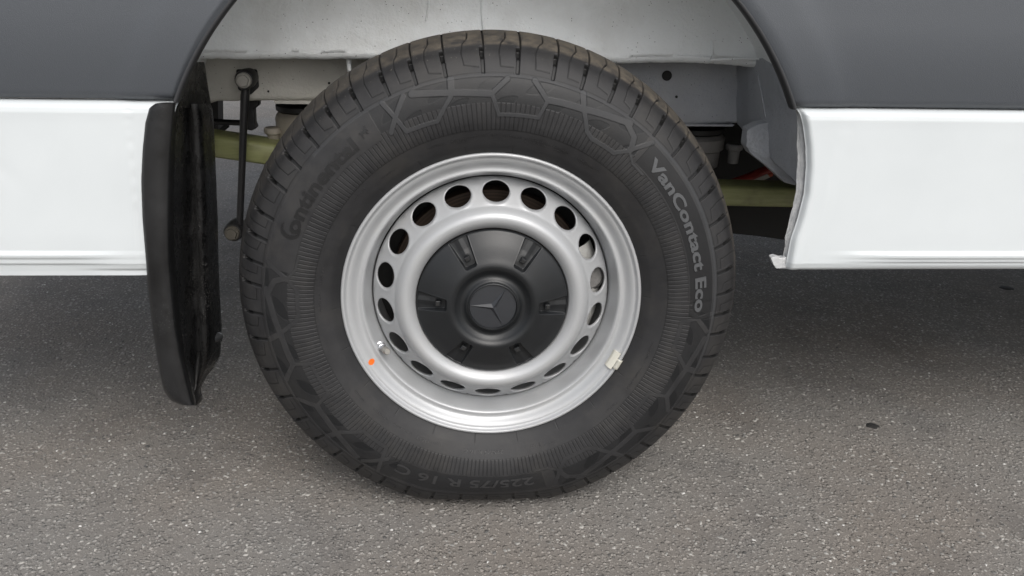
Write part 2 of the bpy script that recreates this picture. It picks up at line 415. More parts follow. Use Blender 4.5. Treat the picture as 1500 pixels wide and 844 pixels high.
# hexagonal ridge pattern, the same three times round
KX = math.radians(1)*305
LINES = [((110.3, 322), (105.5, 315.5), (101, 310.5), (96, 306.8), (91.3, 304.8), 9.0), ((91.0, 305), (87.3, 324), 7.0), ((91.0, 304), (89.2, 277.3), (78.2, 279.3), (76.9, 303), 5.4),
         ((80.9, 325.5), (76.9, 304), 7.0), ((76.6, 305), (67.8, 308.6), (60, 317), (55.4, 323), 9.0), ((69.0, 327), (67.4, 308), 8.0), ((67.2, 307), (64.2, 284), (62.0, 278.6), (54.4, 279.0), (51.8, 292), (48.0, 323), 6.2),
         ((56.2, 321), (52.6, 312), (51.2, 296), 8.0), ((52.0, 296), (48.2, 284), (44, 283.5), 3.6), ((117.6, 327), (116.2, 302), (115.2, 280.0), (106.2, 278.6), (101.3, 306), 6.0), ((101.0, 311), (100.6, 327), 9),
         ((112.4, 323), (115.2, 308), (119.0, 288), 7)]
for ci, c in enumerate(CENT):
    sel = np.where(np.abs(adiff(TH, c)) < 42)[0]
    th = adiff(TH[sel], c)+85.5
    jj = np.where((r_ > .270) & (r_ < .3305))[0]
    gx = (th*KX)[:, None]+0*RM[:, jj]; gy = np.repeat(RM[:, jj], len(sel), 0)
    ridge = np.zeros_like(gx); edge = np.zeros_like(gx)
    for L in LINES:
        wd = L[-1]; pts = [(a*KX, b) for a, b in L[:-1]]
        d = np.full_like(gx, 1e9)
        for (ax, ay), (bx, by) in zip(pts[:-1], pts[1:]):
            ex, ey = bx-ax, by-ay; t = np.clip(((gx-ax)*ex+(gy-ay)*ey)/(ex*ex+ey*ey), 0, 1)
            d = np.minimum(d, np.hypot(gx-ax-t*ex, gy-ay-t*ey))
        ridge = np.maximum(ridge, sm((wd/2-d)/1.0+.5)); edge = np.maximum(edge, np.exp(-((d-wd/2-.3)/.5)**2))
    edge *= 1-ridge
    m = (ridge > .02) | (edge > .05)
    inside = (np.abs(th-85.5) < 36)[:, None] & (gy > 293) & (gy < 326.5)
    # moulded darker facets inside the cells
    facet = (np.sin((gx*.9+gy*1.7)/9.0)+.6*np.sin((gx*1.3-gy*1.1)/14+ci) > .55)
    ix = np.ix_(sel, jj)
    base_h = H[ix]; g = GRV[ix]; tn = TONE[ix]
    tn = np.where(inside, .60+.40*facet, tn); base_h = np.where(inside, base_h-.0002-.0002*facet, base_h)
    H[ix] = base_h*(1-ridge)+ridge*(.0007 if ci == 0 else .0004)
    GRV[ix] = np.clip(g*(1-ridge)+.55*edge, 0, 1); TONE[ix] = tn*(1-ridge)
    PALE[ix] = np.maximum(PALE[ix], ridge*(.42 if ci == 0 else .06))
# rim circle outside the pattern, smooth
rc = sm((RM-325.5)/1.0)*sm((331.5-RM)/1.0)
H += .0004*rc*(1-0*RM); PALE += .35*rc*(np.cos(np.radians(THg-60)) > .2)
GRV += .5*np.exp(-((RM-331.2)/.5)**2)
# dark fields
for f, tt in ((fld2, .75), (fld3, .55)):
    q = f*(RM > 288)*(RM < 322.5); TONE = np.maximum(TONE, q*tt); H -= .0003*q
PALE += fld2*sm((RM-322.5)/1)*sm((330-RM)/1)*.3
# tread blocks
GP = [122.3, 115, 108.2, 101.2, 92.6, 84.7, 76.4, 69.4, 62.1, 55.8, 48.5, 41.5, 34.1, 28.1, 20.8, 14.6, 7.8, 2.0, -3.6, -8.9, -15.4, -21, -26.9, -32, -38, -45, -50.6, -56.9, -63.5, -70.5, -77.5, -84, -91.5, -98.5, -106, -113, -120, -127, -134, -140.5, -147.3, -154.5, -162.7, -171.2, -178, -185.5, -191.1, -197.4, -203, -210.9, -217.5, -224.2, -231]
GP.append(GP[0]-360)
SA = (rows-S330)*1000                 # mm beyond the r = 330 circle
jt = np.where(SA > -1)[0]; SAj = SA[jt][None, :]
def segd(px, py, pts):
    d = np.full(np.broadcast(px, py).shape, 1e9)
    for (ax, ay), (bx, by) in zip(pts[:-1], pts[1:]):
        ex, ey = bx-ax, by-ay; t = np.clip(((px-ax)*ex+(py-ay)*ey)/(ex*ex+ey*ey), 0, 1)
        d = np.minimum(d, np.hypot(px-ax-t*ex, py-ay-t*ey))
    return d
for i in range(len(GP)-1):
    g0, g1 = GP[i], GP[i+1]; pw = (g0-g1)*math.radians(1)*355
    sel = np.where((adiff(TH, g0) <= 1.3) & (adiff(TH, g0) > -(g0-g1)+1.3))[0] if False else np.where(((g0+1.2-TH) % 360) < (g0-g1))[0]
    x = (((g0+1.2-TH[sel]) % 360)-1.2)*math.radians(1)*355       # mm clockwise from the groove line
    x = x[:, None]; slant = -.10*SAj                              # grooves lean a little
    xx = x-0*slant
    jt2 = random.uniform(-.03, .03); d1 = 10+random.uniform(-1, 5)
    # thin line from circle to crown
    dl = np.abs(xx-0.0*SAj); wl = np.where(SAj > 46, .9, .55)
    ln_ = np.exp(-(dl/wl)**2)*(SAj > 0)
    # channel (left of the line, i.e. x in -4.5..0), with a deep notch at the shoulder
    cw = 5.0+.8*sm((SAj-16)/12)
    ch = sm((xx+cw)/.7)*sm((0-xx)/.5)*sm((SAj-0)/1.5)*sm((43-SAj)/4)
    notch = ch*sm((SAj-21)/9)
    dep = -.0013*ch-.0050*notch-.004*ln_*sm((SAj-36)/10)-.0008*ln_
    # sipe
    a = .44+jt2
    ds = segd(x, SAj+0*x, [(pw*(a+.16), 100), (pw*(a+.14), 66), (pw*(a+.02), 50), (pw*(a-.04), 34), (pw*a, d1), (pw-5.5, d1-5 if d1 > 11 else d1-1)])
    sp = np.exp(-(ds/.75)**2)
    dep = dep-.0006*sp-.0025*sp*sm((SAj-50)/8)
    dl2 = np.exp(-((SAj-1.2)/.5)**2)*((x > .5) & (x < pw-5.8))
    dep = dep-.0006*dl2
    ix = np.ix_(sel, jt)
    H[ix] += dep+ .0009*sm(SAj/1.2)*(1-ch)
    GRV[ix] = np.clip(GRV[ix]+ 1.0*sp+.95*ln_+.6*dl2+ .55*ch+1.2*ch*sm((SAj-21)/5), 0, 1)
    TONE[ix] += .6*ch+rng.uniform(-.02, .10)
    # scuff band
DUST += sm((SA-43)/7)[None, :]*.9*(.10+.90*np.clip(np.cos(np.radians(THg-72)), 0, 1)**1.4)
TONE += .55*(np.exp(-((SA-36)/6)**2))[None, :]*np.clip(.4+.8*np.cos(np.radians(THg-90)), 0, 1)
DUST += .03*sm((SA-2)/10)[None, :]
GRIT += sm((SA-22)/8)[None, :]*(0.3+.7*(np.cos(np.radians(THg-170)) > .1))
DUST *= (1-GRV); 
Rr = r_[None, :]+nr[None, :]*H; Yy = y_[None, :]+ny[None, :]*H
ct, st = np.cos(np.radians(TH))[:, None], np.sin(np.radians(TH))[:, None]
P = load(np.stack([Rr*ct, Yy, HZ+Rr*st], -1))
tyre = grid('tyre', P, MT['tyre'], van, closed_u=True, attrs=dict(tone=np.clip(TONE, 0, 1), dust=np.clip(DUST, 0, 1), groove=np.clip(GRV, 0, 1), pale=np.clip(PALE, 0, 1), grit=np.clip(GRIT, 0, 1)), label='black van tyre with ribbed sidewall and dusty tread')
# far half of the tyre
rb, yb = PS[::-6, 0], .165-PS[::-6, 1]
tb = np.linspace(0, 2*np.pi, 360, endpoint=False)
# circumferential grooves of the far tread are not visible; keep the shape only
P = load(np.stack([rb[None, :]*np.cos(tb)[:, None], yb[None, :]+0*tb[:, None], HZ+rb[None, :]*np.sin(tb)[:, None]], -1))
Zr = np.zeros(P.shape[:2])
grid('inner_sidewall', P, MT['tyre'], tyre, closed_u=True, attrs=dict(tone=Zr, dust=Zr+.3*(yb < .13)[None, :], groove=Zr, pale=Zr, grit=Zr))

# ---- lettering moulded on the sidewall
def wrap(me, a0, r0, rise=.0006, xs=1.0, rs=1.0, name='lettering', m=None, lean=0):
    n = len(me.vertices); co = np.zeros(n*3); me.vertices.foreach_get('co', co); co = co.reshape(-1, 3)
    r = r0+co[:, 1]*rs; th = math.radians(a0)-(co[:, 0]*xs+lean*co[:, 1])/(r0+.006)
    s = s_of_r(r); _, y = prof(s)
    top = co[:, 2] > 0
    y = y-np.where(top, rise, -.0015)-.0004
    P = load(np.stack([r*np.cos(th), y, HZ+r*np.sin(th)], -1))
    me.vertices.foreach_set('co', P.reshape(-1).astype(np.float32)); me.update()
    me.materials.clear(); me.materials.append(m)
    return link(bpy.data.objects.new(name, me), tyre)
def text_mesh(txt, size, bold=0.0, space=1.0):
    c = bpy.data.curves.new('t', 'FONT'); c.body = txt; c.size = size; c.extrude = .0008; c.offset = bold; c.space_character = space
    c.resolution_u = 4
    o = bpy.data.objects.new('t', c); col.objects.link(o)
    bpy.context.view_layer.update(); dg = bpy.context.evaluated_depsgraph_get()
    me = bpy.data.meshes.new_from_object(o.evaluated_get(dg)); bpy.data.objects.remove(o)
    bm = bmesh.new(); bm.from_mesh(me)
    for k in range(2):
        long = [e for e in bm.edges if e.calc_length() > size*.35]
        if long: bmesh.ops.subdivide_edges(bm, edges=long, cuts=1)
    bmesh.ops.triangulate(bm, faces=[f for f in bm.faces if len(f.verts) > 4])
    bm.to_mesh(me); bm.free()
    return me
def width(me):
    co = np.zeros(len(me.vertices)*3); me.vertices.foreach_get('co', co); x = co.reshape(-1, 3)[:, 0]; return x.min(), x.max()
def text_arc(txt, a0, a1, r0, cap, name, m, bold=0, rise=.0006, space=1.0, lean=0):
    me = text_mesh(txt, cap/.73, bold, space); lo, hi = width(me)
    span = math.radians(a0-a1)*(r0+.006)
    co = np.zeros(len(me.vertices)*3); me.vertices.foreach_get('co', co); co = co.reshape(-1, 3); co[:, 0] -= lo; me.vertices.foreach_set('co', co.reshape(-1))
    return wrap(me, a0, r0, rise, xs=span/(hi-lo), name=name, m=m, lean=lean)
text_arc('VanContact Eco', 45.2, -1.6, .2965, .0165, 'raised_lettering', MT['pale_letter'], .00075, .0008, 1.02)
text_arc('225/75 R 16 C', -77, -119, .2945, .0165, 'raised_lettering', MT['mid_letter'], .0004, .0005)
text_arc('ontinental', 158.2, 128.4, .2935, .0205, 'raised_lettering', MT['dark_letter'], .0008, .0009)
text_arc('225/75 R 16 C', -85.5, -100, .2425, .0052, 'raised_lettering', MT['mid_letter'], 0, .0006)
text_arc('E 117', -71.5, -75.5, .2425, .0042, 'raised_lettering', MT['mid_letter'], 0, .0006)
text_arc('DOT', -113, -118, .2425, .0052, 'raised_lettering', MT['mid_letter'], 0, .0006)
def shape_mesh(polys):
    V = []; F = []
    for pts in polys:
        n = len(pts); b = len(V)
        V += [(x, y, .001) for x, y in pts]+[(x, y, -.001) for x, y in pts]
        F.append(list(range(b, b+n))); F += [[b+i, b+n+i, b+n+(i+1) % n, b+(i+1) % n] for i in range(n)]
    me = bpy.data.meshes.new('s'); me.from_pydata(V, [], F); me.update()
    bm = bmesh.new(); bm.from_mesh(me); bmesh.ops.triangulate(bm, faces=[f for f in bm.faces if len(f.verts) > 4]); bm.to_mesh(me); bm.free()
    return me
# big C embracing the o, with a swash running over the letters
cp = []
for k in range(33):
    q = R(62+k*(236/32)); cp.append((q, ))
Cm = []
for k in range(32):
    q0, q1 = cp[k][0], cp[k+1][0]
    def pt(q, o): 
        t = (q-R(62))/R(236); wd = .0012+.0042*math.sin(math.pi*min(max(t, 0), 1))
        rr = .0128-(wd if o else 0)
        return (rr*1.0*math.cos(q), rr*1.12*math.sin(q))
    Cm.append([pt(q0, 0), pt(q1, 0), pt(q1, 1), pt(q0, 1)])
wrap(shape_mesh([c[::-1] for c in Cm]), 157.6, .3045, .0009, name='raised_lettering', m=MT['dark_letter'])
horse = [(-9, -8), (-6.5, -8.4), (-5.6, -5), (-3.5, -2.2), (0, -1.6), (2.5, -2.4), (4.5, -5.5), (7.5, -6.2), (8, -5), (5.6, -4.2), (5, -1.2), (6.5, 0), (9, -1.5), (9.8, -.4), (7, 2.2), (5.4, 3.4), (7.8, 6.2), (9.2, 6.6), (8.6, 8.2), (6.2, 8.6), (3.6, 6.4), (1.4, 3.6), (-2, 3), (-5.2, 2.4), (-8.2, 3.6), (-10.5, 2), (-9, 1.6), (-7.4, -.6), (-7.8, -4.2)]
wrap(shape_mesh([[(x*.00072, y*.00085) for x, y in horse]]), 124.9, .3075, .0008, name='horse_emblem', m=MT['dark_letter'])
# small print too fine to read, as rows of little moulded strokes
pr = []
for (a0, a1, rr) in ((112, 107, .2455), (104, 97, .2450), (104, 99, .2415), (97, 90, .2478), (88, 81.5, .2462), (80.5, 73, .2462), (80.5, 74, .2425), (72, 65, .2455), (71, 66, .2420), (63, 54, .2440), (62, 56, .2405), (142, 136, .2475), (130, 124, .241),
                     (-108, -112, .2425), (-120, -127, .2425), (-130, -137, .2425), (-141, -146, .244), (-66, -73, .2462), (-40, -45, .2480), (-24, -34, .2462), (-14, -22, .2462), (172, 166, .2462), (182, 176, .2462)):
    a = a0
    while a > a1:
        wd = random.uniform(.25, .5)
        for k in range(random.choice((1, 2, 2, 3))):
            da = random.uniform(0, wd); h0 = random.uniform(0, .0012)
            x0 = -math.radians(a-da)*.245; w_ = random.choice((.00045, .0012)); h_ = .0026-h0 if w_ < .001 else .0006
            pr.append([(x0, rr-.245+h0), (x0+w_, rr-.245+h0), (x0+w_, rr-.245+h0+h_), (x0, rr-.245+h0+h_)])
        a -= wd+.25
wrap(shape_mesh(pr), 0, .245, .00045, xs=(.251/.245), name='fine_print', m=MT['mid_letter'])['kind'] = 'stuff'

# ---- steel wheel
def lathe_grid(name, prof_, m, parent, n=360, **k):
    q = np.linspace(0, 2*np.pi, n, endpoint=False); pr_ = np.array(prof_)
    P = np.stack([pr_[None, :, 0]*np.cos(q)[:, None], pr_[None, :, 1]+0*q[:, None], HZ+pr_[None, :, 0]*np.sin(q)[:, None]], -1)
    return grid(name, P, m, parent, closed_u=True, **k)
RP = catmull(np.array([(.2080, .019), (.2135, .013), (.2180, .0075), (.2208, .0022), (.2210, -.0018), (.2190, -.0038), (.2165, -.0034), (.2148, -.0008), (.2128, .0012), (.2098, .0020), (.2064, .0042), (.2022, .0084), (.1990, .0108), (.1960, .0112), (.1925, .0106), (.1905, .0116), (.1886, .0145), (.1862, .0210), (.1836, .0290), (.1812, .0365), (.1798, .0430), (.1795, .0500), (.1790, .075), (.179, .13)]), 6)
wheel = lathe_grid('steel_wheel', RP, MT['silver'], van, label='silver steel wheel with eighteen round vent holes')
# disc: outer cone with eighteen holes
cone_in, cone_out = (.1440, .0035), (.1765, .0400)
DS = catmull(np.array([(.1445, .0030), (.1475, .0060), (.153, .0125), (.160, .0205), (.167, .0290), (.1725, .0352), (.1752, .0375), (.1772, .0400), (.1778, .0440)]), 12)
DL = np.concatenate([[0], np.cumsum(np.linalg.norm(np.diff(DS, axis=0), axis=1))])
def disc_pt(x, s, off=0):
    """x along the circumference at r = .16, s along the slope"""
    r = np.interp(s, DL, DS[:, 0]); y = np.interp(s, DL, DS[:, 1])
    q = x/.160
    return r, y+off, q
sH = float(np.interp(.1600, DS[:, 0], DL)); HRad = .0208
V = []; F = []; NB = 48
hw = math.radians(10)*.160
for h in range(18):
    c0 = math.radians(88.5+20*h)
    rings = []
    smin, smax = 0.0, DL[-1]
    fr_list = [0, .12, .3, .5, .75, 1.0]
    # bevel rings inward (depth), then hole edge, then out to the sector border
    for off, rad in ((.0060, HRad*.93), (.0035, HRad*.935), (.0012, HRad*.955), (.0003, HRad*.985)):
        ring = []
        for k in range(NB):
            q = 2*math.pi*k/NB; x, s = rad*math.cos(q), sH+rad*math.sin(q)
            r, y, qq = disc_pt(x, s); ring.append((( r)*math.cos(c0+qq), y+off, HZ+(r)*math.sin(c0+qq)))
        rings.append(ring)
    for fi in fr_list:
        ring = []
        for k in range(NB):
            q = 2*math.pi*k/NB; cx, cy = math.cos(q), math.sin(q)
            hx, hy = HRad*1.02*cx, HRad*1.02*cy
            # border point of the rectangular sector in this direction
            tx = hw/abs(cx) if abs(cx) > 1e-6 else 1e9
            ty = ((smax-sH) if cy > 0 else sH)/abs(cy) if abs(cy) > 1e-6 else 1e9
            t = min(tx, ty); bx, by = t*cx, t*cy
            for sx_ in (-1, 1):
                for yy_ in (smax-sH, -sH):
                    ca = math.atan2(yy_, sx_*hw) % (2*math.pi)
                    if abs((q-ca+math.pi) % (2*math.pi)-math.pi) <= math.pi/NB+1e-6: bx, by = sx_*hw, yy_
            x, s = hx+(bx-hx)*fi, sH+hy+(by-hy)*fi
            r, y, qq = disc_pt(x, s)
            raised = -.0007*math.exp(-((math.hypot(x, s-sH)-HRad*1.08)/.0022)**2)
            ring.append((r*math.cos(c0+qq), y+raised, HZ+r*math.sin(c0+qq)))
        rings.append(ring)
    b = len(V)
    for ring in rings: V += ring
    for a in range(len(rings)-1):
        for k in range(NB): F.append([b+a*NB+k, b+a*NB+(k+1) % NB, b+(a+1)*NB+(k+1) % NB, b+(a+1)*NB+k])
disc = mk('vented_disc', V, F, MT['silver'], wheel)
bm = bmesh.new(); bm.from_mesh(disc.data); bmesh.ops.remove_doubles(bm, verts=bm.verts, dist=.0004); bmesh.ops.recalc_face_normals(bm, faces=bm.faces); bm.to_mesh(disc.data); bm.free()
TP = catmull(np.array([(.1452, .0037), (.1430, .0012), (.1395, -.0045), (.1350, -.0095), (.1300, -.0120), (.1245, -.0118), (.1195, -.0092), (.1155, -.0055), (.1130, -.0020), (.1120, .003), (.1115, .012)]), 8)
lathe_grid('centre_ring', TP, MT['silver'], wheel)
# valve, balance weight, paint dot
def polar(a, r, y): return Vector((r*math.cos(R(a)), y, HZ+r*math.sin(R(a))))
def frame(a, tilt=0):
    """columns: radial, tangential, out (towards the street)"""
    ra = Vector((math.cos(R(a)), 0, math.sin(R(a)))); tg = Vector((-math.sin(R(a)), 0, math.cos(R(a)))); ou = Vector((0, -1, 0))
    return Matrix((ra, tg, ou)).transposed()
va = -154.2
v0 = polar(va, .1885, .026); v1 = polar(va, .1725, -.012)
valve = tube('valve_stem', [v0, v0.lerp(v1, .18), v0.lerp(v1, .2), v0.lerp(v1, .38), v0.lerp(v1, .4), v0.lerp(v1, .62), v0.lerp(v1, .64), v1], [.0078, .0078, .0062, .0060, .0046, .0042, .0047, .0045], MT['valve'], wheel, n=20)
tube('valve_cap', [v0.lerp(v1, .66), v0.lerp(v1, .72), v0.lerp(v1, 1.0), v0.lerp(v1, 1.04)], [.0049, .0052, .0050, .0040], MT['steel'], wheel, n=14)
dV = []; 
da = polar(-151.2, .2062, .0030)
k2 = 20
fr0 = frame(-151.2)
tl = Matrix.Rotation(R(38), 3, 'X')
dot_pts = []
def rimY(r): # front surface of the lip between r .196 and .2188
    q = RP[(RP[:, 0] > .193) & (RP[:, 0] < .2189) & (RP[:, 1] < .0119)]; q = q[np.argsort(q[:, 0])]; return float(np.interp(r, q[:, 0], q[:, 1]))
for rr_ in (.0001, .0025, .0043):
    for k in range(k2):
        q = 2*math.pi*k/k2; a = rr_*math.cos(q); b = rr_*math.sin(q)*1.05
        r = .2062+a; dot_pts.append(polar(-151.2+math.degrees(b/.206), r, rimY(r)-.0004))
F = [[i*k2+j, i*k2+(j+1) % k2, (i+1)*k2+(j+1) % k2, (i+1)*k2+j] for i in range(2) for j in range(k2)]
mk('paint_dot', dot_pts, F, MT['orange'], wheel)
# clip-on balance weight with a clip over the lip
wp = []
def wpt(a, r, o): return polar(a, r, rimY(min(r, .2187))-o)
A0, A1 = -31.4, -23.6; na = 10
for i in range(na+1):
    a = A0+(A1-A0)*i/na
    wp += [wpt(a, .2040, .0004), wpt(a, .2050, .0040), wpt(a, .2090, .0050), wpt(a, .2135, .0046), wpt(a, .2150, .0008)]
F = [[i*5+j, i*5+j+1, (i+1)*5+j+1, (i+1)*5+j] for i in range(na) for j in range(4)]+[[0, 1, 2, 3, 4], [na*5+j for j in (4, 3, 2, 1, 0)]]
mk('balance_weight', wp, F, MT['weight'], wheel, sharp=30)
wp = []
for i in range(7):
    a = -30.4+4.4*i/6
    wp += [wpt(a, .2130, .0040), wpt(a, .2165, .0042), polar(a, .2215, -.0050), polar(a, .2240, -.001), polar(a, .2232, .006)]
F = [[i*5+j, i*5+j+1, (i+1)*5+j+1, (i+1)*5+j] for i in range(6) for j in range(4)]
o = mk('weight_clip', wp, F, MT['weight'], wheel, sharp=30); s_ = o.modifiers.new('s', 'SOLIDIFY'); s_.thickness = .0012

# ---- hub cap
NC, RC = 900, 150
rc_ = np.linspace(0.0362, .1115, RC); q = np.linspace(0, 360, NC, endpoint=False)
CP = np.array([(.0362, -.0220), (.0385, -.0215), (.0425, -.0185), (.047, -.0178), (.052, -.0208), (.0565, -.0248), (.061, -.0268), (.066, -.0262), (.074, -.0230), (.090, -.0165), (.105, -.0085), (.1095, -.0060), (.1108, -.0040), (.1115, -.0005)])
CS = catmull(CP, 10); yb_ = np.interp(rc_, CS[:, 0], CS[:, 1])
Yc = np.repeat(yb_[None, :], NC, 0); RR, QQ = np.meshgrid(rc_, q, indexing='ij'); RR = RR.T; QQ = QQ.T
for k in range(6):
    a = -2.2+60*k
    da = adiff(QQ, a); tx = np.radians(da)*RR*1000; ry = RR*1000
    hwid = 8.6+(ry-68)*.13
    ins = sm((hwid-np.abs(tx))/1.5+.5)*sm((ry-67.5)/2.2+.5)*sm((109.5-ry)/.8+.3)
    corner = sm((np.hypot(np.clip(np.abs(tx)-hwid+4, 0, 99), np.clip(72-ry, 0, 99))*-1+4.4)/1.2+.5); ins = ins*corner
    floor = np.interp(RR, [.066, .074, .092, .11], [-.0135, -.0120, -.0062, -.0025])
    # two facets meeting in a crease at the middle of the ramp
    floor = floor-.0014*np.clip(1-np.abs(tx)/7, 0, 1)*sm((ry-80)/6)
    Yc = Yc*(1-ins)+np.maximum(floor, Yc)*ins
    lipd = np.exp(-((hwid-np.abs(tx)+1.0)/.7)**2)*(ry > 70)*(ry < 108); Yc -= .00025*lipd
P = np.stack([RR*np.cos(np.radians(QQ)), Yc, HZ+RR*np.sin(np.radians(QQ))], -1)
cap = grid('hub_cap', P, MT['cap'], van, closed_u=True, label='dark grey plastic hub cap with a three-pointed star')
for k in range(6):
    a = -2.2+60*k; f3 = frame(a)
    o = box('clip', polar(a, .0800, -.0155), (.0075, .0085, .0070), MT['cap'], cap, rot=f3, bevel=.0012)
    box('clip_slot', polar(a, .0805, -.0192), (.0045, .0052, .0012), MT['under'], cap, rot=f3, bevel=.0004)
lathe('emblem_ring', [(.0340, -.0190), (.0342, -.0240), (.0350, -.0252), (.0360, -.0250), (.0366, -.0240), (.0368, -.0195)], 'Y', (0, 0, HZ), MT['cap'], cap, n=128, sharp=60)
lathe('emblem_disc', [(.0001, -.0226), (.012, -.0225), (.025, -.0222), (.0338, -.0216), (.0341, -.0190)], 'Y', (0, 0, HZ), MT['emblem'], cap, n=96)
sv = [(0, -.0270, 0)]; sf = []
pr_ = []
for k in range(6):
    a = R(58.5+60*k-2); r = .0336 if k % 2 == 0 else .0052; y = -.0232
    pr_.append((r*math.cos(a), y if k % 2 == 0 else -.0225, r*math.sin(a)))
sv += pr_; sf = [[0, 1+k, 1+(k+1) % 6] for k in range(6)]
mk('star_emblem', [(x, y, z+HZ) for x, y, z in sv], sf, MT['emblem'], cap, smooth=False)

# ---- brakes behind the wheel
lathe('brake_disc', [(.06, .060), (.085, .060), (.087, .072), (.150, .072), (.151, .075), (.151, .098)], 'Y', (0, 0, HZ), MT['disc'], van, n=96)
cal = lathe('brake_caliper', [(.0001, -.012), (.02, -.012), (.026, -.006), (.028, .03)], 'Y', polar(8, .150, .060), MT['castgrey'], van, n=24)
cv = []
for a in (-24, -14, -4, 6, 16, 27):
    for r, y in ((.120, .075), (.122, .055), (.140, .048), (.158, .050), (.168, .060), (.170, .10)): cv.append(polar(a, r, y))
mk('caliper_bracket', cv, [[i*6+j, i*6+j+1, (i+1)*6+j+1, (i+1)*6+j] for i in range(5) for j in range(5)], m_simple('bare_alloy', (.50, .50, .48), .5, .3, .001, .3, 120), van)
lathe('wheel_hub', [(.0001, .03), (.075, .03), (.085, .062), (.085, .2), (.05, .24), (.05, .6)], 'Y', (0, 0, HZ), MT['under'], van)
lathe('back_plate', [(.02, .125), (.1785, .125), (.1786, .15)], 'Y', (0, 0, HZ), MT['under'], van)

# ------------------------------------------------------------ body side
ZL = .6485; ZC = .4657; RA = .4565   # arch circle
XC = -.0045
PH0 = math.asin((ZL-ZC)/RA)
# cladding and body above
nph, ns = 260, 70
ph = np.linspace(np.pi-PH0, PH0, nph)
pin = np.stack([XC+RA*np.cos(ph), ZC+RA*np.sin(ph)], -1)
XW0, XW1, ZT = -1.2, 4.6, 1.25
per = [(XW0, ZL), (XW0, ZT), (XW1, ZT), (XW1, ZL)]
def outer(t):
    # side of the frame hit by each fraction, corners kept
    if t < .30: f = t/.30; return (XW0, ZL+(ZT-ZL)*f)
    if t < .70: f = (t-.30)/.40; return (XW0+(XW1-XW0)*f, ZT)
    f = (t-.70)/.30; return (XW1, ZT+(ZL-ZT)*f)
pout = np.array([outer(i/(nph-1)) for i in range(nph)])
sv_ = np.concatenate([np.linspace(0, .02, 8, endpoint=False), np.linspace(.02, .12, 26, endpoint=False), np.linspace(.12, 1, ns-34)])
def clad_y(x, z):
    d = np.hypot(x-XC, z-ZC)-RA
    y = -.0215-.012*np.clip(z-ZL, 0, 1)*0
    y = y+.0035*sm((d-.050)/.030)-.003*np.exp(-((d-.004)/.006)**2)*0
    y = y+.018*np.clip((z-.65)/.6, 0, 1)**2
    y = y+.010*sm((.655-z)/.010)*1.0+.014*np.clip((.76-z)/.11, 0, 1)**2 + .004*sm(1-d/.006)
    return y
P = np.zeros((nph, len(sv_), 3))
XZ = pin[:, None, :]*(1-sv_[None, :, None])+pout[:, None, :]*sv_[None, :, None]
P[..., 0] = XZ[..., 0]; P[..., 2] = XZ[..., 1]; P[..., 1] = clad_y(XZ[..., 0], XZ[..., 1])
clad = grid('wheel_arch_cladding', P, MT['grey'], van, label='dark grey textured plastic cladding around the wheel arch')
# dark rolled lip of the arch
lipP = []
lp = [(0.0, -.0176), (-.0014, -.0184), (-.0040, -.0168), (-.0052, -.0120), (-.0054, -.006), (-.004, .006), (.006, .012)]
for dR, y in lp: lipP.append(np.stack([XC+(RA+dR)*np.cos(ph), np.full(nph, y), ZC+(RA+dR)*np.sin(ph)], -1))
grid('arch_lip', np.stack(lipP, 1), m_simple('dark_lip', (.030, .031, .034), .5), van)
# underside return of the cladding
def side_y(x, z, left):
    """white lower panel surface"""
    pz = np.array([.4010 if left else .4085, .4080 if left else .4120, .4165, .4185, .4205, .4235, .4250, .4270, .4305, .4340, .4400, .4600, .5400, .6200, .6320, .6385, .6425, .6450, .6462, .6470])
    if left: py = np.array([.0010, -.0002, -.0022, -.0030, -.0052, -.0058, -.0060, -.0064, -.0088, -.0096, -.0068, -.0078, -.0092, -.0104, -.0110, -.0100, -.0065, -.0020, .003, .012])
    else: py = np.array([.0020, -.0022, -.0050, -.0054, -.0060, -.0086, -.0088, -.0094, -.0118, -.0122, -.0080, -.0084, -.0092, -.0104, -.0110, -.0100, -.0065, -.0020, .003, .012])
    y = np.interp(z, pz, py); plain = np.interp(z, [.4085, .412, .42, .62, .632, .6385, .6425, .645, .6462, .647], [.001, -.003, -.0060, -.0104, -.0110, -.0100, -.0065, -.0020, .003, .012])
    d = np.hypot(x-XC, (z-ZC)*.55)-(RA-.055)
    if left: k = sm((-.50-x)/.10)*.8+.2
    else: k = sm((x-.475-(.44-z)*0)/.16)
    y = plain*(1-k)+y*k
    if left: 
        xl = -.4845-.013*((.647-z)/.235)**1.2; y = y-.0006*sm((xl-x)/.0015)+.0012*np.exp(-((x-xl)/.0009)**2)
        y = y+.0012*np.exp(-(((x+.655)*.8+(z-.55)*.6)/.008)**2-(((x+.655)*-.6+(z-.55)*.8)/.03)**2)*.6
    else:
        xe = .481+.012*np.clip((z-.42)/.22, 0, 1)-.045*np.clip((.52-z)/.12, 0, 1)**2*.6
        y = y-.0014*sm((xe-x)/.008)
    return y
def side_panel(xe_fn, xfar, left, label):
    zz = np.concatenate([np.linspace(.4010 if left else .4085, .445, 44, endpoint=False), np.linspace(.445, .625, 40, endpoint=False), np.linspace(.625, .647, 22)])
    t = np.concatenate([[0], np.cumsum(np.full(90, 1.0))]); t = (t/t[-1])**2.2
    P = np.zeros((len(t), len(zz), 3))
    for j, z in enumerate(zz):
        xe = xe_fn(z); x = xe+(xfar-xe)*t
        y = side_y(x, z, left)
        d = np.abs(x-xe); y = y+.010*(1-sm(d/.009))**2      # rolled edge towards the wheel
        P[:, j, 0] = x; P[:, j, 2] = z-.0 ; P[:, j, 1] = y
    if left: P[..., 2] -= .0155*sm((.46-P[..., 2])/.05)*sm((P[..., 0]+.9)/.4+0)*0
    return grid('side_panel', P, MT['white'], van, label=label)
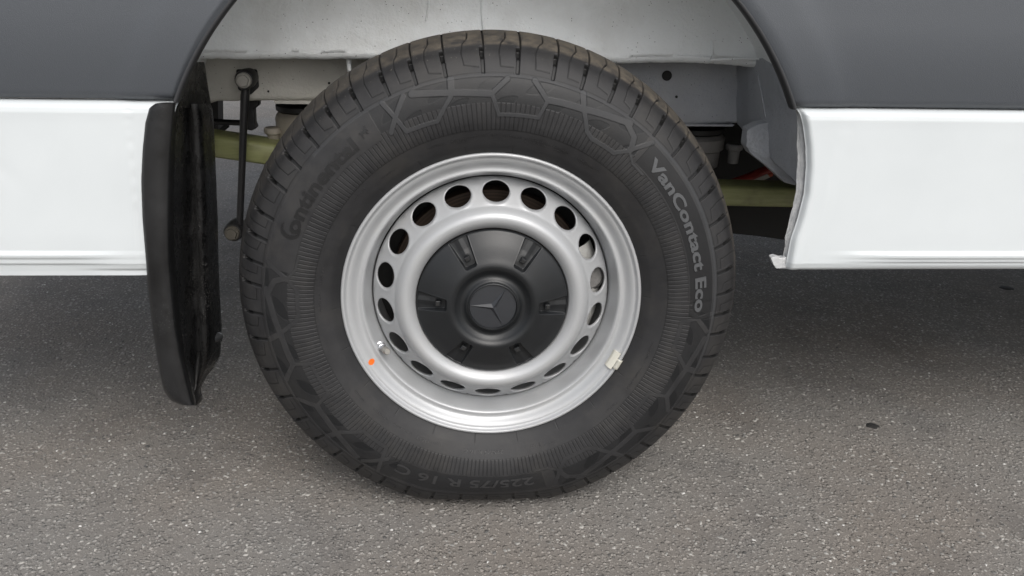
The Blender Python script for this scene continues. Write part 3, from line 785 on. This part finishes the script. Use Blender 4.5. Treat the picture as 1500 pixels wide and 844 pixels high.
EDGE = [(1170, 161), (1173, 168), (1177, 185), (1181, 215), (1182, 245), (1179, 285), (1170, 322), (1160, 352), (1155, 380), (1153, 394)]
_e = [at(u, v, -.004) for u, v in EDGE][::-1]
def xr(z): return float(np.interp(z, [p[2] for p in _e], [p[0] for p in _e]))
side_panel(xr, 4.6, False, 'glossy white lower side panel ahead of the wheel')
side_panel(lambda z: float(np.interp(z, [.40, .50, .60, .640, .647], [-.470, -.462, -.440, -.424, -.422])), -1.2, True, 'glossy white lower side panel behind the mud flap')
# rough sealed seam flange beside the front panel edge
inn = [(1165, 163), (1167, 172), (1168, 190), (1168, 215), (1168, 250), (1165, 282), (1156, 322), (1150, 350), (1146, 374), (1141, 390)]
rows_ = []
for k in np.linspace(0, 1, 60):
    i = k*(len(EDGE)-1); i0 = min(int(i), len(EDGE)-2); f = i-i0
    e = [EDGE[i0][j]*(1-f)+EDGE[i0+1][j]*f for j in range(2)]; n_ = [inn[i0][j]*(1-f)+inn[i0+1][j]*f for j in range(2)]
    jx = (noise.noise(Vector((k*14, 0, 0)))*2.6+noise.noise(Vector((k*40, 0, 0)))*1.2)*(k > .3)
    wv = .0025*noise.noise(Vector((k*20, 3, 0)))
    a = at(e[0]+3, e[1], .009); b = at(e[0]+.5, e[1], .010); c = at(e[0]*.65+n_[0]*.35, e[1], .007+wv); c2 = at(e[0]*.35+n_[0]*.65+jx*.5, e[1], .013-wv); d = at(n_[0]+jx, e[1], .010+wv); g = at(n_[0]+1+jx, e[1], .022); h = at(n_[0]+10, e[1], .05)
    rows_.append([a, b, c, c2, d, g, h])
grid('sealed_seam', np.array(rows_), MT['film'], van, label='rough grey sealer along the panel edge')
tab = [(1157, 393), (1137, 394), (1133, 388), (1129, 378), (1136, 376), (1144, 379), (1153, 377)]
prism('folded_tab', [at(u, v, .004+.002*(i % 2)) for i, (u, v) in enumerate(tab)], (0, .012, .001), MT['film'], van, smooth=False, bevel=.0015)

# ------------------------------------------------------------ inside the arch
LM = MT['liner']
# inner wheelhouse wall with rolled lower edge
bot = [(240, 90), (285, 88), (345, 88), (420, 88), (510, 88), (600, 89), (700, 90), (820, 92), (905, 94), (1000, 93), (1050, 95), (1100, 99), (1146, 104), (1200, 112)]
YW = .215
be = [np.array(at(u, v, YW)) for u, v in bot]
bx = np.array([b[0] for b in be]); bz = np.array([b[2] for b in be])
nx, nz = 260, 70
X = np.linspace(-.56, .52, nx); P = np.zeros((nx, nz+9, 3))
for i, x in enumerate(X):
    zb = float(np.interp(x, bx, bz))+.0012*noise.noise(Vector((x*25, 0, 5)))+.0010*noise.noise(Vector((x*110, 0, 5)))
    for j in range(9):     # rolled edge
        q = math.pi*.95*(1-j/8); P[i, j] = (x, YW+.010-.010*math.cos(math.pi/2-q+math.pi/2)*0-.010*math.sin(q*.55+1.2)+.0, zb+.010-.010*math.cos(math.pi/2*j/8*1.0)*1.0)
        a = math.pi/2*(j/8); P[i, j] = (x, YW+.012-.012*math.sin(a), zb+.012-.012*math.cos(a))
    P[i, 0, 1] += .05; P[i, 0, 2] += .004
    for j in range(nz):
        t = j/(nz-1); z = zb+.012+(1.0-zb)*t
        y = YW+.07*t
        y += .0012*noise.noise(Vector((x*22, z*22, 1)))+.0006*noise.noise(Vector((x*80, z*80, 1)))
        y -= .0010*math.exp(-((t-.06)/.05)**2)*noise.noise(Vector((x*45, z*60, 2)))*2
        P[i, 9+j] = (x, y, z)
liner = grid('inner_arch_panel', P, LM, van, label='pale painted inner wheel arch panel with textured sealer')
# pressed seam on the panel at the right
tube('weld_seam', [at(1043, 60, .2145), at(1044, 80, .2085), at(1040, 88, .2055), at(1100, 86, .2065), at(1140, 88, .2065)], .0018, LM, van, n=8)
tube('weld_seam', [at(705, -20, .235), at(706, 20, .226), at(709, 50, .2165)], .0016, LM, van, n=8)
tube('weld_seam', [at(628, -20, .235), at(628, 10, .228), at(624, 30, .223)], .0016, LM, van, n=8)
# outer tub of the arch
q = np.linspace(R(24), R(180-20), 90); yy = np.linspace(.01, .27, 12)
P = np.zeros((90, 12, 3)); P[..., 0] = XC+(RA+.035)*np.cos(q)[:, None]; P[..., 2] = ZC+(RA+.035)*np.sin(q)[:, None]; P[..., 1] = yy[None, :]
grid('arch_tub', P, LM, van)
# chassis rail with holes
def ring_hole(name, u, v, Y, rad, m):
    c = at(u, v, Y); return lathe(name, [(.0001, -.0005), (rad, -.0005), (rad*1.02, .004)], 'Y', c, m, van, n=24)
YR = .30
def sheet(name, corners, m, nu=60, nv=30, amp=.0015, fr=35, **k):
    """bilinear patch between four points with relief"""
    a, b, c, d = [np.array(p) for p in corners]
    nrm = np.cross(b-a, d-a); nrm = nrm/np.linalg.norm(nrm)
    P = np.zeros((nu, nv, 3))
    for i in range(nu):
        for j in range(nv):
            s, t = i/(nu-1), j/(nv-1); p = a*(1-s)*(1-t)+b*s*(1-t)+c*s*t+d*(1-s)*t
            v_ = Vector(p)*fr; P[i, j] = p+nrm*amp*(noise.noise(v_)+.5*noise.noise(v_*2.7))
    return grid(name, P, m, van, **k)
# left (rear) length of the rail, open window under it
lr_low = [(255, 150), (305, 153), (318, 149), (345, 149), (400, 148), (480, 148), (560, 150)]
rail_pts = []
Xr = np.linspace(-.60, .06, 120)
lx = [at(u, v, YR) for u, v in lr_low]; 
P = np.zeros((120, 26, 3))
for i, x in enumerate(Xr):
    zb = float(np.interp(x, [p[0] for p in lx], [p[2] for p in lx]))+.0012*noise.noise(Vector((x*60, 0, 0)))
    for j in range(26):
        if j < 6: a = math.pi/2*j/5; y, z = YR+.009-.009*math.sin(a), zb+.009-.009*math.cos(a)
        else: y, z = YR, zb+.009+(.76-zb-.009)*(j-5)/20
        if j == 0: y += .07
        v_ = Vector((x, y, z))
        P[i, j] = (x, y+.0012*noise.noise(v_*45)+.0006*noise.noise(v_*140), z)
rail = grid('chassis_rail', P, MT['rail'], van, label='beige chassis rail with sealer texture')
# right (front) length, deeper downwards
rr_low = [(840, 180), (930, 184), (1000, 184), (1040, 182), (1082, 181)]
lx2 = [at(u, v, YR) for u, v in rr_low]
Xr = np.linspace(.06, .4385, 90); P = np.zeros((90, 30, 3))
for i, x in enumerate(Xr):
    zb = float(np.interp(x, [p[0] for p in lx2], [p[2] for p in lx2]))
    for j in range(30):
        if j < 6: a = math.pi/2*j/5; y, z = YR+.007-.007*math.sin(a), zb+.007-.007*math.cos(a)
        else: y, z = YR, zb+.007+(.76-zb-.007)*(j-5)/24
        if j == 0: y += .07
        v_ = Vector((x, y, z)); P[i, j] = (x, y+.0010*noise.noise(v_*45)+.0006*noise.noise(v_*140), z)
grid('chassis_rail', P, MT['bluewall'], van, label='grey front length of the chassis rail with a round hole')
hole = ring_hole('rail_hole', 977, 111, YR-.0015, .0085, MT['under'])
ring_hole('rail_hole', 991, 142, YR-.0015, .0022, MT['under'])
ring_hole('rail_hole', 393, 134, YR-.0015, .0018, MT['under'])
ring_hole('rail_hole', 482, 122, YR-.0015, .0020, MT['under'])
tube('drain_pin', [at(511, 84, .24), at(511, 92, .24), at(512, 108, .245)], [.0045, .004, .003], LM, van, n=10)
# black shelf edge under the rail, right
prism('rail_flange', [at(1003, 182, .296), at(1076, 183, .296), at(1073, 185.5, .296), at(1006, 185, .296)], (0, .05, 0), MT['bluewall'], van, smooth=False)
prism('rail_flange', [at(400, 148, .292), at(520, 148, .292), at(520, 154, .292), at(404, 152, .292)], (0, .05, 0), MT['rail'], van, smooth=False)
# front wall of the arch, falling towards the sill
BW = MT['bluewall']
sheet('front_arch_wall', [at(1079, 92, .30), at(1079, 182, .30), at(1178, 280, .03), at(1200, 70, .0)], BW, 50, 50, .003, 16, label='blue-grey front wall of the wheel arch')
sheet('front_arch_wall', [at(1079, 182, .30), at(1079, 182, .42), at(1178, 280, .20), at(1178, 280, .03)], MT['under'], 8, 8, 0)
tube('weld_seam', [at(1110, 108, .21), at(1116, 140, .19), at(1122, 172, .17)], .0016, BW, van, n=8)
# bracket plate under it
pl = [(1096, 190), (1112, 182), (1135, 178), (1141, 186), (1139, 216), (1146, 240), (1168, 262), (1166, 272), (1150, 268), (1126, 246), (1100, 226), (1093, 214)]
YB = .16
prism('arch_bracket', [at(u, v, YB) for u, v in pl], (0, .03, 0), BW, van, smooth=False, bevel=.002, label='textured steel bracket at the front of the arch')
tube('bracket_lip', [at(1128, 177, YB-.004), at(1141, 183, YB-.005), at(1139, 214, YB-.005), at(1145, 238, YB-.006), at(1168, 262, YB-.008)], .0024, BW, van, n=8)
sheet('bracket_face', [at(1094, 192, YB-.003), at(1094, 215, YB-.003), at(1134, 242, YB-.003), at(1134, 186, YB-.003)], BW, 40, 40, .0016, 90)
sheet('sill_channel', [at(1140, 200, .135), at(1143, 238, .135), at(1175, 268, .10), at(1175, 222, .10)], m_simple('dark_grey_channel', (.07, .075, .08), .5), 12, 12, .0008, 30)

# ---- leaf spring
cl = [(at(240, 196, .35)), at(312, 209, .35), at(400, 222, .35), at(520, 240, .35), at(700, 262, .35), at(880, 275, .35), at(1055, 281.5, .35), at(1165, 284, .35), at(1240, 286, .35)]
cs = catmull(np.array(cl), 10); P = []
sec = []
for k in range(24):
    q = 2*math.pi*k/24; cx, sx = math.cos(q), math.sin(q)
    sec.append((.034*math.copysign(abs(cx)**.35, cx), .0165*math.copysign(abs(sx)**.35, sx)))
for p in cs:
    th_ = 1.0+.12*max(0, -p[0]-.2)
    P.append([(p[0], p[1]+a, p[2]+b*1.18*th_) for a, b in sec])
grid('leaf_spring', np.array(P), MT['spring'], van, closed_v=True, label='olive green composite leaf spring')
# ---- spring seats / bump stops
def seat(name, u, v_top, v_bot, Y, rad, m, boss_u, boss_v, flip):
    t = Vector(at(u, v_top, Y)); b = Vector(at(u, v_bot, Y)); h = t.z-b.z
    o = lathe(name, [(rad*.82, -h), (rad*.86, -h*.98), (rad*.90, -h*.5), (rad*1.0, -h*.45), (rad*1.02, -h*.12), (rad*.97, -.004), (rad*.90, 0), (rad*.5, .001), (.001, .001)], 'Z', t, m, van, n=48)
    c = Vector(at(boss_u, boss_v, Y-rad*.55))
    lathe('seat_boss', [(.0095, -.032), (.0105, -.012), (.0115, -.008), (.0155, -.006), (.016, .001), (.014, .004), (.001, .005)], 'Z', c, m, o, n=20)
    lathe('rubber_buffer', [(rad*.9, .001), (rad*.98, .004), (rad*.98, .012), (rad*.8, .016), (rad*.9, .02), (rad*.9, .03), (rad*.8, .05), (.001, .05)], 'Z', t, MT['blackgloss'], o, n=40)
    return o
seat('spring_seat', 447, 163, 238, .40, .052, MT['cast'], 400, 190, 0)['label'] = 'beige cast spring seat behind the tyre'
seat('spring_seat', 1018, 194, 242, .42, .055, MT['castgrey'], 1076, 214, 1)['label'] = 'grey cast spring seat under the front length of rail'
box('spring_clamp', at(719, 250, .40), (.26, .12, .10), MT['under'], van, bevel=.006)
# ---- anti-roll link with bolts
YLk = .27
rod = tube('link_rod', [at(360, 128, YLk), at(359, 140, YLk), at(357, 180, YLk), at(355, 235, YLk), at(351, 330, YLk)], [.0062, .0075, .0065, .0060, .0058], MT['rod'], van, n=16)
def eye(u, v, r, ru, bolt):
    c = Vector(at(u, v, YLk-.002))
    lathe('link_eye', [(r*.35, -.018), (r*.6, -.018), (r*.62, -.012), (r*.9, -.012), (r, -.008), (r, .012), (r*.9, .03)], 'Y', c, MT['rod'], rod, n=32)
    V = []; 
    mb = MT['steel'] if v < 200 else m_simple('rusty_bolt', (.085, .078, .064), .6, .2, .001)
    lathe('washer', [(.0001, -.0195), (bolt*1.18, -.0195), (bolt*1.25, -.0185), (bolt*1.25, -.010)], 'Y', c, mb, rod, n=28)
    pts = [(c.x+bolt*math.cos(R(60*k+12)), c.y-.0190, c.z+bolt*math.sin(R(60*k+12))) for k in range(6)]
    prism('hex_bolt', pts, (0, -.0070, 0), mb, rod, smooth=False, bevel=.0010)
eye(360, 116, .0160, 0, .0098); eye(343, 338, .0165, 0, .0100)
prism('rail_gusset', [at(345, 102, .295), at(376, 102, .295), at(379, 128, .295), at(366, 140, .295), at(348, 132, .295)], (0, .01, 0), MT['rod'], van, bevel=.003)
# ---- black brackets and pipes glimpsed beyond the rail
prism('hanger_post', [at(297, 140, .5), at(319, 140, .5), at(320, 196, .5), at(297, 196, .5)], (0, .04, 0), MT['rod'], van, smooth=False)
tube('hanger_pipe', [at(300, 178, .5), at(352, 180, .5), at(372, 181, .5)], .0055, MT['rod'], van, n=10)
tube('hanger_pipe', [at(318, 196, .5), at(334, 183, .5)], .0045, MT['rod'], van, n=10)
prism('brake_hose_bracket', [at(363, 142, .33), at(379, 146, .33), at(379, 155, .33), at(372, 160, .33), at(373, 180, .33), at(376, 188, .33), at(368, 192, .33), at(360, 190, .33)], (0, .02, 0), MT['rod'], van, bevel=.002)
# ---- black tank, red hose
tk = [at(1000, 338, .55), at(1060, 341, .55), at(1110, 346, .55), at(1160, 353, .55), at(1240, 364, .55)]
zt = .75
prism('battery_box', [tk[0], tk[1], tk[2], tk[3], tk[4], (1.3, .55, tk[4][2]), (1.3, .55, zt), (.36, .55, zt)], (0, .9, 0), MT['under'], van, smooth=False)
tube('red_cable', [at(1040, 276, .44), at(1068, 270, .44), at(1092, 262, .44), at(1120, 250, .45), at(1150, 240, .48)], .0085, MT['red'], van, n=12, label='dark red cable sleeve above the leaf spring')
tube('red_cable', [at(1085, 268, .46), at(1105, 264, .46), at(1130, 254, .47)], .006, m_simple('orange_hose', (.30, .05, .015), .5), van, n=12)
prism('cable_tag', [at(1104, 264, .43), at(1124, 255, .43), at(1128, 260, .43), at(1107, 269, .43)], (0, .002, 0), MT['paper'], van, smooth=False)
# ---- underbody and the rest of the van, as far as neighbouring views can see
U = MT['under']
box('underbody_floor', (1.7, 1.0, .80), (5.7, 1.30, .04), U, van, smooth=False)
box('body_wall', (1.7, .10, 1.86), (5.8, .24, 1.22), MT['white'], van, smooth=False, bevel=.02)
box('roof', (1.7, .90, 2.50), (5.8, 1.80, .10), MT['white'], van, smooth=False, bevel=.04)
box('far_wall', (1.7, 1.80, 1.50), (5.8, .04, 1.90), MT['white'], van, smooth=False)
box('rear_wall', (-1.21, .9, 1.55), (.04, 1.7, 1.80), MT['white'], van, smooth=False)
box('front_wall', (4.61, .9, 1.52), (.04, 1.7, 1.90), MT['white'], van, smooth=False)

# ---- mud flap
lev = []
#       v    A(back-left)  B(strip left)  C(strip right)  D(channel)   E(rib)     G(inner edge)
L_ = [(152, 226, 228, 256, 262, 280, 309), (158, 217, 219, 255, 260, 282, 311), (180, 211, 213, 253, 258, 284, 313), (220, 207, 209, 250, 256, 286, 315), (265, 205, 207, 248, 255, 288, 317),
      (320, 207, 209, 247, 254, 290, 319), (380, 212, 214, 248, 256, 292, 320), (430, 217, 219, 252, 260, 294, 322), (480, 223, 225, 257, 265, 296, 325), (520, 229, 231, 264, 270, 296, 323),
      (536, 232, 234, 268, 273, 294, 315), (550, 234, 236, 271, 276, 292, 304), (562, 237, 239, 274, 279, 290, 297), (573, 240, 243, 277, 281, 288, 294), (582, 246, 249, 279, 283, 290, 297), (589, 253, 256, 281, 284, 289, 295), (594, 268, 270, 283, 285, 287, 290)]
P = []
for (v, a, b, c, d, e, g) in L_:
    fy = 1.0
    P.append([at(a+6, v, .05), at(a, v, .012), at(b, v, -.012), at(b+4, v, -.017), at((b+c)/2, v, -.019), at(c-3, v, -.018), at(c, v, -.014), at(c+1.5, v, -.002), at(d, v, .03), at((d+e)/2, v, .085), at(e-4, v, .140), at(e, v, .098), at((e+g)/2, v, .128), at(g-2, v, .172), at(g, v, .182), at(g-6, v, .195)])
P = np.array(P)
# resample along the height
tt = np.array([l[0] for l in L_], float); tn = np.concatenate([np.linspace(152, 180, 8, endpoint=False), np.linspace(180, 540, 40, endpoint=False), np.linspace(540, 594, 16)])
Q = np.zeros((len(tn), P.shape[1], 3))
for j in range(P.shape[1]):
    for k in range(3): Q[:, j, k] = np.interp(tn, tt, P[:, j, k])
flap = grid('mud_flap', Q[:, :9], MT['black'], van, label='black moulded plastic mud flap behind the wheel')
fl2 = grid('flap_inner_face', Q[:, 7:], MT['gloss'], flap)
# top of the strip
tp = Q[0, 1:7]; back = tp+np.array([0, .04, -.002])
grid('flap_top', np.stack([tp, back], 0), MT['black'], flap)
# upper fin joining the arch
up = []
for (v, c, d, e, g) in [(91, 262, 270, 288, 299), (93, 262, 270, 288, 299.5), (100, 261, 269, 287, 301), (115, 258, 267, 286, 303), (135, 254, 264, 284, 306), (152, 252, 261, 281, 309), (158, 252, 260.5, 282, 311)]:
    up.append([at(c, v, .0), at(d, v, .03), at((d+e)/2, v, .07), at(e, v, .12), at((e+g)/2, v, .15), at(g, v, .18), at(g-5, v, .195)])
grid('flap_upper', np.array(up), MT['gloss'], flap)
# moulded rib crossing the channel and ledge near the foot
tube('flap_ledge', [at(299, 495, .140), at(306, 494, .147), at(315, 493.5, .158), at(322, 493, .168)], [.006, .0095, .0095, .007], m_simple('flap_ledge_highlight', (.045, .047, .05), .2), flap, n=16)  # the ledge's highlight is put into its lighter colour
sheet('flap_back', [at(300, 400, .165), at(302, 500, .165), at(325, 500, .185), at(320, 400, .185)], MT['gloss'], 6, 6, 0)

# ---- small tar spots on the asphalt
for u, v, rr in ((1278, 624, .011), (1474, 422, .016)):
    d = _f*FPX + _r*(u-750) - _u*(v-422); c = CAM+d*((GZ-CAM[2])/d[2]); V = []
    for ring, hh in ((1, .0001), (.8, .0018), (.4, .0028)):
        for k in range(14):
            q = 2*math.pi*k/14; e = ring*rr*(1+.35*noise.noise(Vector((math.cos(q)*2, math.sin(q)*2, u))))
            V.append((c[0]+e*1.25*math.cos(q), c[1]+e*math.sin(q), GZ+hh+.0006*noise.noise(Vector((k, ring*5, u)))))
    F = [[i*14+j, i*14+(j+1) % 14, (i+1)*14+(j+1) % 14, (i+1)*14+j] for i in range(2) for j in range(14)]+[[28+j for j in range(14)]]
    mk('tar_spot', V, F, m_simple('tar', (.02, .019, .018), .7, 0, .002), asphalt)
